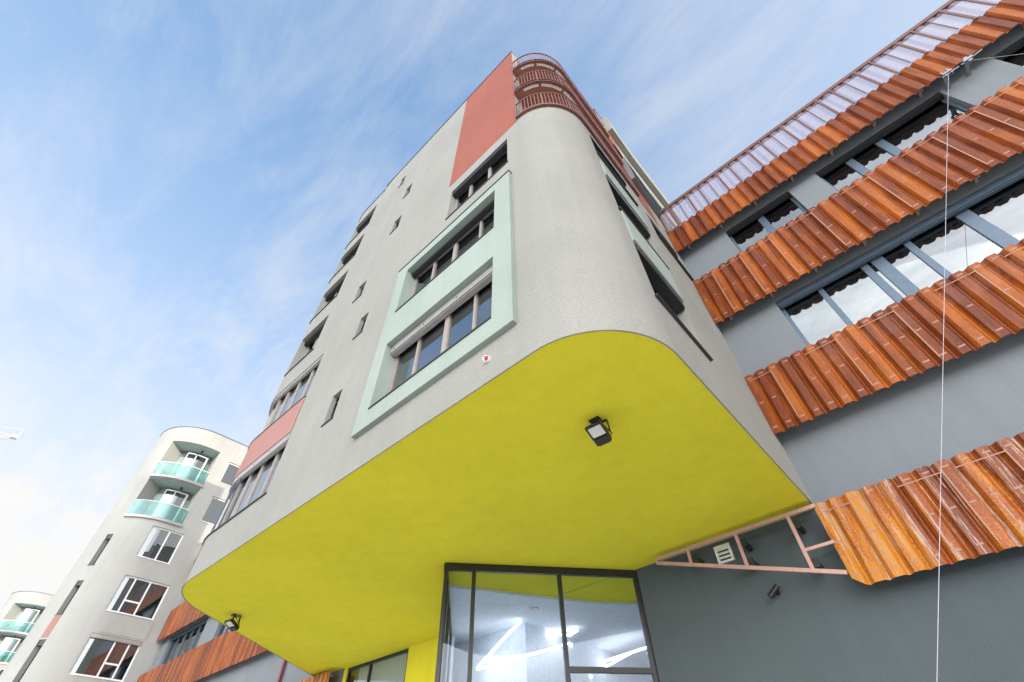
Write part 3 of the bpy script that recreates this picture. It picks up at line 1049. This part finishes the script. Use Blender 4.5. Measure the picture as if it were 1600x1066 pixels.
def floodlight(x, y, label, turn):
    t = thing('floodlight', label, 'lamp', (x, y, SOFF), 'floodlights under the yellow soffit')
    z = SOFF - 0.006
    mb = MB()
    mb.box(x - 0.09, x + 0.09, y - 0.05, y + 0.05, z - 0.03, z)
    rot = Matrix.Rotation(math.radians(turn), 3, 'Z')
    c = Vector((x, y, z - 0.22))

    def tr(p, tilt=-24):
        v = Matrix.Rotation(math.radians(tilt), 3, 'X') @ (Vector(p) * 0.74)
        return c + rot @ v

    for sd in (-1, 1):
        mb.bar(c + rot @ Vector((sd * 0.152, 0.14, -0.02)), c + rot @ Vector((sd * 0.152, 0.10, 0.19)), 0.04, 0.012, up=rot @ Vector((1, 0, 0)))
    mb.bar(c + rot @ Vector((-0.155, 0.10, 0.196)), c + rot @ Vector((0.155, 0.10, 0.196)), 0.04, 0.012)
    mb.build('bracket', M_BLACK, t)

    def tbox(mb, x0, x1, y0, y1, z0, z1):
        mb.hexa([tr(p) for p in ((x0, y0, z0), (x1, y0, z0), (x1, y1, z0), (x0, y1, z0), (x0, y0, z1), (x1, y0, z1), (x1, y1, z1), (x0, y1, z1))])
    mb = MB()
    tbox(mb, -0.19, 0.19, -0.17, 0.15, -0.03, 0.035)
    tbox(mb, -0.17, 0.17, 0.15, 0.30, -0.075, 0.06)
    tbox(mb, -0.13, 0.13, 0.30, 0.33, -0.05, 0.04)
    for k in range(9):
        xx = -0.16 + 0.04 * k
        tbox(mb, xx - 0.006, xx + 0.006, -0.14, 0.15, 0.035, 0.075)
    tbox(mb, -0.19, -0.155, -0.17, 0.15, -0.045, -0.03)
    tbox(mb, 0.155, 0.19, -0.17, 0.15, -0.045, -0.03)
    tbox(mb, -0.155, 0.155, -0.17, -0.135, -0.045, -0.03)
    tbox(mb, -0.155, 0.155, 0.115, 0.15, -0.045, -0.03)
    mb.build('housing', M_BLACK, t)
    mb = MB()
    tbox(mb, -0.15, 0.15, -0.13, 0.11, -0.038, -0.0305)
    mb.build('lens', M_LENS, t)
    mb = MB()
    mb.tube([(x + 0.05, y, z - 0.02), tr((0.22, 0.24, 0.06)), tr((0.17, 0.22, 0.02))], 0.010, 6)
    mb.build('cable', M_BLACK, t)
    return t


floodlight(-2.92, 5.21, 'black floodlight with square lens near the round front corner of the yellow soffit', 4)
floodlight(-15.41, 5.3, 'small looking black floodlight at the far left end of the yellow soffit', 12)

# wall spotlight on the dark lower wall
t = thing('wall_spotlight', 'small black spotlight fixed to the dark grey wall below the bare steel frame', 'lamp', (-2.72, YG, 4.9))
mb = MB()
mb.tube([(-2.72, YG, 4.9), (-2.72, YG - 0.06, 4.9)], 0.05, 12)
mb.bar((-2.72, YG - 0.05, 4.9), (-2.72, YG - 0.14, 4.9), 0.025)
mb.build('mount', M_BLACK, t)
mb = MB()
mb.tube([(-2.64, YG - 0.13, 4.97), (-2.80, YG - 0.19, 4.83)], 0.05, 14)
mb.tube([(-2.80, YG - 0.19, 4.83), (-2.83, YG - 0.20, 4.805)], 0.058, 14)
mb.build('housing', M_BLACK, t)

# alarm siren below the mint surround
sx, sz = -3.55, 6.62
t = thing('alarm_siren', 'round white and red alarm siren on the cream wall just above the yellow soffit', 'siren', (sx, 3.42, sz))


def dome(r, y0, depth, a0, a1, n=10, k=6):
    mb = MB()
    for j in range(k):
        f0, f1 = j / k * math.pi / 2, (j + 1) / k * math.pi / 2
        for i in range(n):
            b0, b1 = a0 + (a1 - a0) * i / n, a0 + (a1 - a0) * (i + 1) / n
            q = []
            for (ff, bb) in ((f0, b0), (f0, b1), (f1, b1), (f1, b0)):
                rr = r * math.cos(ff)
                q.append((sx + rr * math.cos(bb), y0 - depth * math.sin(ff), sz + rr * math.sin(bb)))
            mb.face(q)
    return mb


mb = MB()
mb.tube([(sx, 3.42, sz), (sx, 3.38, sz)], 0.062, 20)
mb.build('base', M_WHITE, t)
dome(0.055, 3.38, 0.055, math.radians(20), math.radians(280)).build('cover', M_WHITE, t, smooth=True)
dome(0.055, 3.38, 0.055, math.radians(280), math.radians(380)).build('beacon_lens', M_RED, t, smooth=True)

# ------------------------------------------------------------------ cables strung from the building
a = Vector((6.70, 10.16, 15.22))
vx = Vector((-0.77, 8.0, 2.80)) - Vector((0, 0, 1.6))
foot = Vector((0, 0, 1.6)) + vx * 1.02
b0 = Vector((0, 0, 1.6))
n_pl = (a - b0).cross(foot - b0).normalized()
gx = None
yq = 8.4
gx = -(n_pl.y * (yq - b0.y) + n_pl.z * (0 - b0.z)) / n_pl.x
g = Vector((gx, yq, 0.0))
t = thing('steel_cable', 'thin white cable running down from the top orange band to the ground', 'cable', (6.70, 10.16, 15.22), 'cables fixed under the top orange band')
mb = MB()
mb.tube([a, a.lerp(g, 0.5), g], 0.0042, 8)
mb.build('line', M_CABLE, t)
mb = MB()
mb.box(6.60, 6.80, 10.10, 10.22, 15.24, 15.30)
mb.box(6.62, 6.65, 10.12, 10.20, 15.16, 15.42)
mb.box(6.75, 6.78, 10.12, 10.20, 15.16, 15.42)
mb.tube([(6.55, 10.14, 15.20), (6.95, 10.16, 15.24)], 0.015, 8)
mb.box(6.65, 6.75, 10.2, YG, 15.36, 15.42)
mb.build('clamp', M_STEEL, t)
mb = MB()
mb.box(g.x - 0.06, g.x + 0.06, g.y - 0.06, g.y + 0.06, 0, 0.03)
mb.tube([(g.x, g.y, 0.0), (g.x, g.y, 0.1)], 0.02, 8)
mb.build('ground_anchor', M_STEEL, t)
t = thing('steel_cable', 'short white cable running off right from a clamp under the top orange band', 'cable', (7.2, 10.18, 15.25), 'cables fixed under the top orange band')
mb = MB()
mb.tube([(7.2, 10.18, 15.18), (7.9, 10.5, 14.64), (14.0, 10.62, 12.3)][0:2] + [(12.0, 10.66, 12.2)], 0.0042, 8)
mb.build('line', M_CABLE, t)
mb = MB()
mb.box(7.08, 7.28, 10.12, 10.24, 15.24, 15.32)
mb.box(7.14, 7.22, 10.14, 10.2, 15.16, 15.42)
mb.tube([(7.0, 10.16, 15.24), (7.5, 10.16, 15.30)], 0.015, 8)
mb.box(7.14, 7.22, 10.2, YG, 15.36, 15.42)
mb.build('clamp', M_STEEL, t)

# ------------------------------------------------------------------ second tower and its neighbours
X2 = -42.45
R2 = 3.5
Y2 = 3.85            # foremost line of the rounded front
arc2 = arc(X2 - R2, Y2 + R2, R2, 270 - 14, 360, 26)
ax2, ay2 = arc2[0]
p2 = [(-62.0, 16.0), (-58.5, ay2 + (58.5 + ax2) * math.tan(math.radians(14)))] + arc2 + [(X2, 16.0)]
P2 = Path(p2, -70.0)
UE = P2.u[-2]
UA = UE - R2 * math.pi / 2


def u2(y):
    return UE + (y - Y2 - R2)


def ph(deg):
    return UA + (UE - UA) * deg / 90.0


Z2 = 27.3


def far_tower(label):
    T = thing('apartment_tower', label, 'building', (X2 - 5, 9, 0), 'cream towers further along the street')
    w1 = (u2(6.55), u2(9.56), 9.2, 11.4)
    w2 = (u2(6.54), u2(9.5), 12.7, 14.95)
    w3 = (u2(6.5), u2(8.75), 16.25, 18.5)
    w4 = (u2(9.3), u2(10.6), 19.85, 22.0)
    w5 = (u2(9.25), u2(10.5), 23.3, 25.3)
    w6 = (u2(6.6), u2(9.5), 5.6, 7.8)
    logg = [(ph(40), u2(8.2), 19.1, 22.25, 1.6, 1.58), (ph(40), u2(8.2), 22.5, 25.8, 1.6, 1.58)]
    sl = [(ph(32), ph(40), 15.4, 17.6), (ph(32), ph(40), 12.3, 14.4), (ph(32), ph(40), 8.6, 10.9)]
    hs = [w + (1.2, 0.16) for w in (w1, w2, w3, w4, w5, w6)] + logg + [s + (0.9, 0.6) for s in sl]
    mb = MB()
    wall(mb, P2, P2.u[0], P2.u[-1], 0, Z2, hs)
    mb.face([(X2, 16, 0), (-62, 16, 0), (-62, 16, Z2), (X2, 16, Z2)])
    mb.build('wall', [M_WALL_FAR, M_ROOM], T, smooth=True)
    mb = MB()
    polyface(mb, p2, Z2 - 0.2)
    mb.build('roof', M_CONC, T)
    mb = MB()
    cbox(mb, P2, P2.u[0], P2.u[-1], Z2, Z2 + 0.06, -0.04, 0.3)
    mb.build('roof_coping', M_FRAME_D, T)
    W = M_FRAME_W
    kw = dict(d=0.12, fw=0.09, mw=0.1, frame=W, sill=0.05, sill_mat=W, pane=M_GLASS)
    L1 = w1[1] - w1[0]
    window(T, P2, *w1, muls=[w1[0] + L1 * .5, w1[0] + L1 * .78], transoms=[(w1[0] + L1 * .5, w1[0] + L1 * .78, 10.0)], blind=0.22, blind_d=0.0, blind_mat=M_BLIND, **kw)
    L1 = w2[1] - w2[0]
    window(T, P2, *w2, muls=[w2[0] + L1 * .25, w2[0] + L1 * .58], transoms=[(w2[0] + L1 * .25, w2[0] + L1 * .58, 13.5)], **kw)
    window(T, P2, *w3, muls=[w3[0] + 1.25], **kw)
    for w in (w4, w5, w6):
        window(T, P2, *w, **kw)
    for s in sl:
        window(T, P2, *s, d=0.34, fw=0.05, frame=M_FRAME_K, sill=0.03, blind=0.3, blind_d=0.05, blind_mat=M_FRAME_K)  # black blind boxes put the shade of the slit heads into colour
    mb = MB()
    cbox(mb, P2, ph(32), ph(40), 11.0, 12.25, -0.012, 0.0)
    mb.build('pink_panel', M_PINK_L, T)
    # shallow rendered panel between the two lower windows
    mb = MB()
    cbox(mb, P2, u2(6.9), u2(9.62), 11.5, 12.62, -0.03, 0.0)
    mb.build('spandrel_panel', M_WALL_FAR, T)
    for h in logg:
        mb = MB()
        cbox(mb, P2, h[0] + 0.02, h[1] - 0.02, h[2] + 0.005, h[3] - 0.6, 1.5, 1.57)
        cbox(mb, P2, h[0] + 0.01, h[1] - 0.01, h[3] - 0.03, h[3] - 0.006, 0.15, 1.5)
        mb.build('loggia_lining', M_TEAL, T)
        ue = h[1] - 0.35
        window(T, P2, UE - 1.9, ue, h[2] + 0.05, h[3] - 0.22, d=1.30, muls=[UE - 0.75, UE + 0.4], fw=0.1, mw=0.12, frame=W, sill=0.0)
        mb = MB()
        cbox(mb, P2, ph(40) - .02, h[1] + .02, h[2] - 0.20, h[2] - 0.004, -0.16, -0.003)
        sl_ = mb.build('balcony_edge', M_BLIND, T)
        mb = MB()
        cbox(mb, P2, ph(40), h[1] - 0.02, h[2] + 0.05, h[2] + 1.15, -0.06, -0.045)
        rg = mb.build('glass_balustrade', M_GLASS_T, T)
        mb = MB()
        cbox(mb, P2, ph(40), h[1] - 0.02, h[2] + 1.15, h[2] + 1.19, -0.075, -0.03)
        n = 34
        for k in range(n):
            u = ph(40) + 0.4 + (h[1] - ph(40) - 0.5) * k / (n - 1)
            cbox(mb, P2, u - 0.012, u + 0.012, h[2] + 0.05, h[2] + 1.15, -0.03, -0.01)
        mb.build('railing', M_FRAME_W, rg)
        mb = MB()
        c = P2.at(UE - 0.4, h[3] - 0.1, 0.8)
        mb.tube([c, (c[0], c[1], c[2] - 0.16)], 0.09, 10)
        mb.build('ceiling_lamp', M_BLACK, T)
    return T


def copy_tree(o, parent=None):
    c = o.copy()
    col.objects.link(c)
    c.parent = parent
    for ch in list(o.children):
        copy_tree(ch, c)
    return c


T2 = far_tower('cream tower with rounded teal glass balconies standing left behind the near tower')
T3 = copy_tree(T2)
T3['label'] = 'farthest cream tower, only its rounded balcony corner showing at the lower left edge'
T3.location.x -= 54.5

# unseen tower added on the right, outside the picture, to shade the near tower
T0 = thing('apartment_tower', 'unseen plain cream tower added beyond the right edge to shade the near tower', 'building', (-9 + 41.2, 9, 0))
for ch in T1.children:
    if ch.name.split('.')[0] in ('wall', 'roof', 'soffit'):
        c = ch.copy()
        col.objects.link(c)
        c.parent = T0

# ------------------------------------------------------------------ crane
t = thing('tower_crane', 'pale luffing crane jib poking into the sky at the far left edge', 'crane', (-80, -37, 0))
tip, base = Vector((-80, -6.9, 38.45)), Vector((-80, -37, 22.0))
mb = MB()
dv = (base - tip)
off = Vector((0, -0.48, 0.88)) * 1.2
for s in (-0.6, 0.6):
    mb.tube([tip + Vector((s * 0.3, 0, 0)), tip + dv * 0.08 + Vector((s, 0, 0)), base + Vector((s, 0, 0))], 0.05, 6)
mb.tube([tip, tip + dv * 0.08 + off, base + off], 0.05, 6)
n = 22
for k in range(n):
    q0, q1 = tip + dv * (0.08 + 0.92 * k / n), tip + dv * (0.08 + 0.92 * (k + .5) / n)
    for s in (-0.6, 0.6):
        mb.tube([q0 + Vector((s, 0, 0)), q1 + off], 0.028, 5)
        mb.tube([q1 + off, tip + dv * (0.08 + 0.92 * (k + 1) / n) + Vector((s, 0, 0))], 0.028, 5)
mb.box(-80.3, -79.7, -7.5, -6.9, 38.2, 38.6)
mb.build('jib', M_YCRANE, t)
mb = MB()
mb.tube([(-80, -7.1, 39.7), (-80, -40, 27.5)], 0.02, 6)
mb.tube([tip, (-80, -7.1, 39.7)], 0.02, 6)
mb.build('pendant_line', M_YCRANE, t)
mb = MB()
for sx_ in (-1, 1):
    for sy_ in (-1, 1):
        mb.box(-80 + sx_ - 0.12, -80 + sx_ + 0.12, -38 + sy_ - 0.12, -38 + sy_ + 0.12, 0, 22)
for k in range(11):
    z = 2 * k
    for sx_ in (-1, 1):
        mb.bar((-80 + sx_, -39, z), (-80 + sx_, -37, z + 2), 0.1)
        mb.bar((-81, -38 + sx_, z), (-79, -38 + sx_, z + 2), 0.1)
mb.build('mast', M_YCRANE, t)
mb = MB()
mb.box(-81.3, -78.7, -44, -36.5, 22, 22.8)
mb.box(-81.2, -78.8, -44, -42.2, 22.8, 25.0)
mb.bar((-80, -40, 22.8), (-80, -40, 27.6), 0.4)
mb.build('machine_deck', M_YCRANE, t)
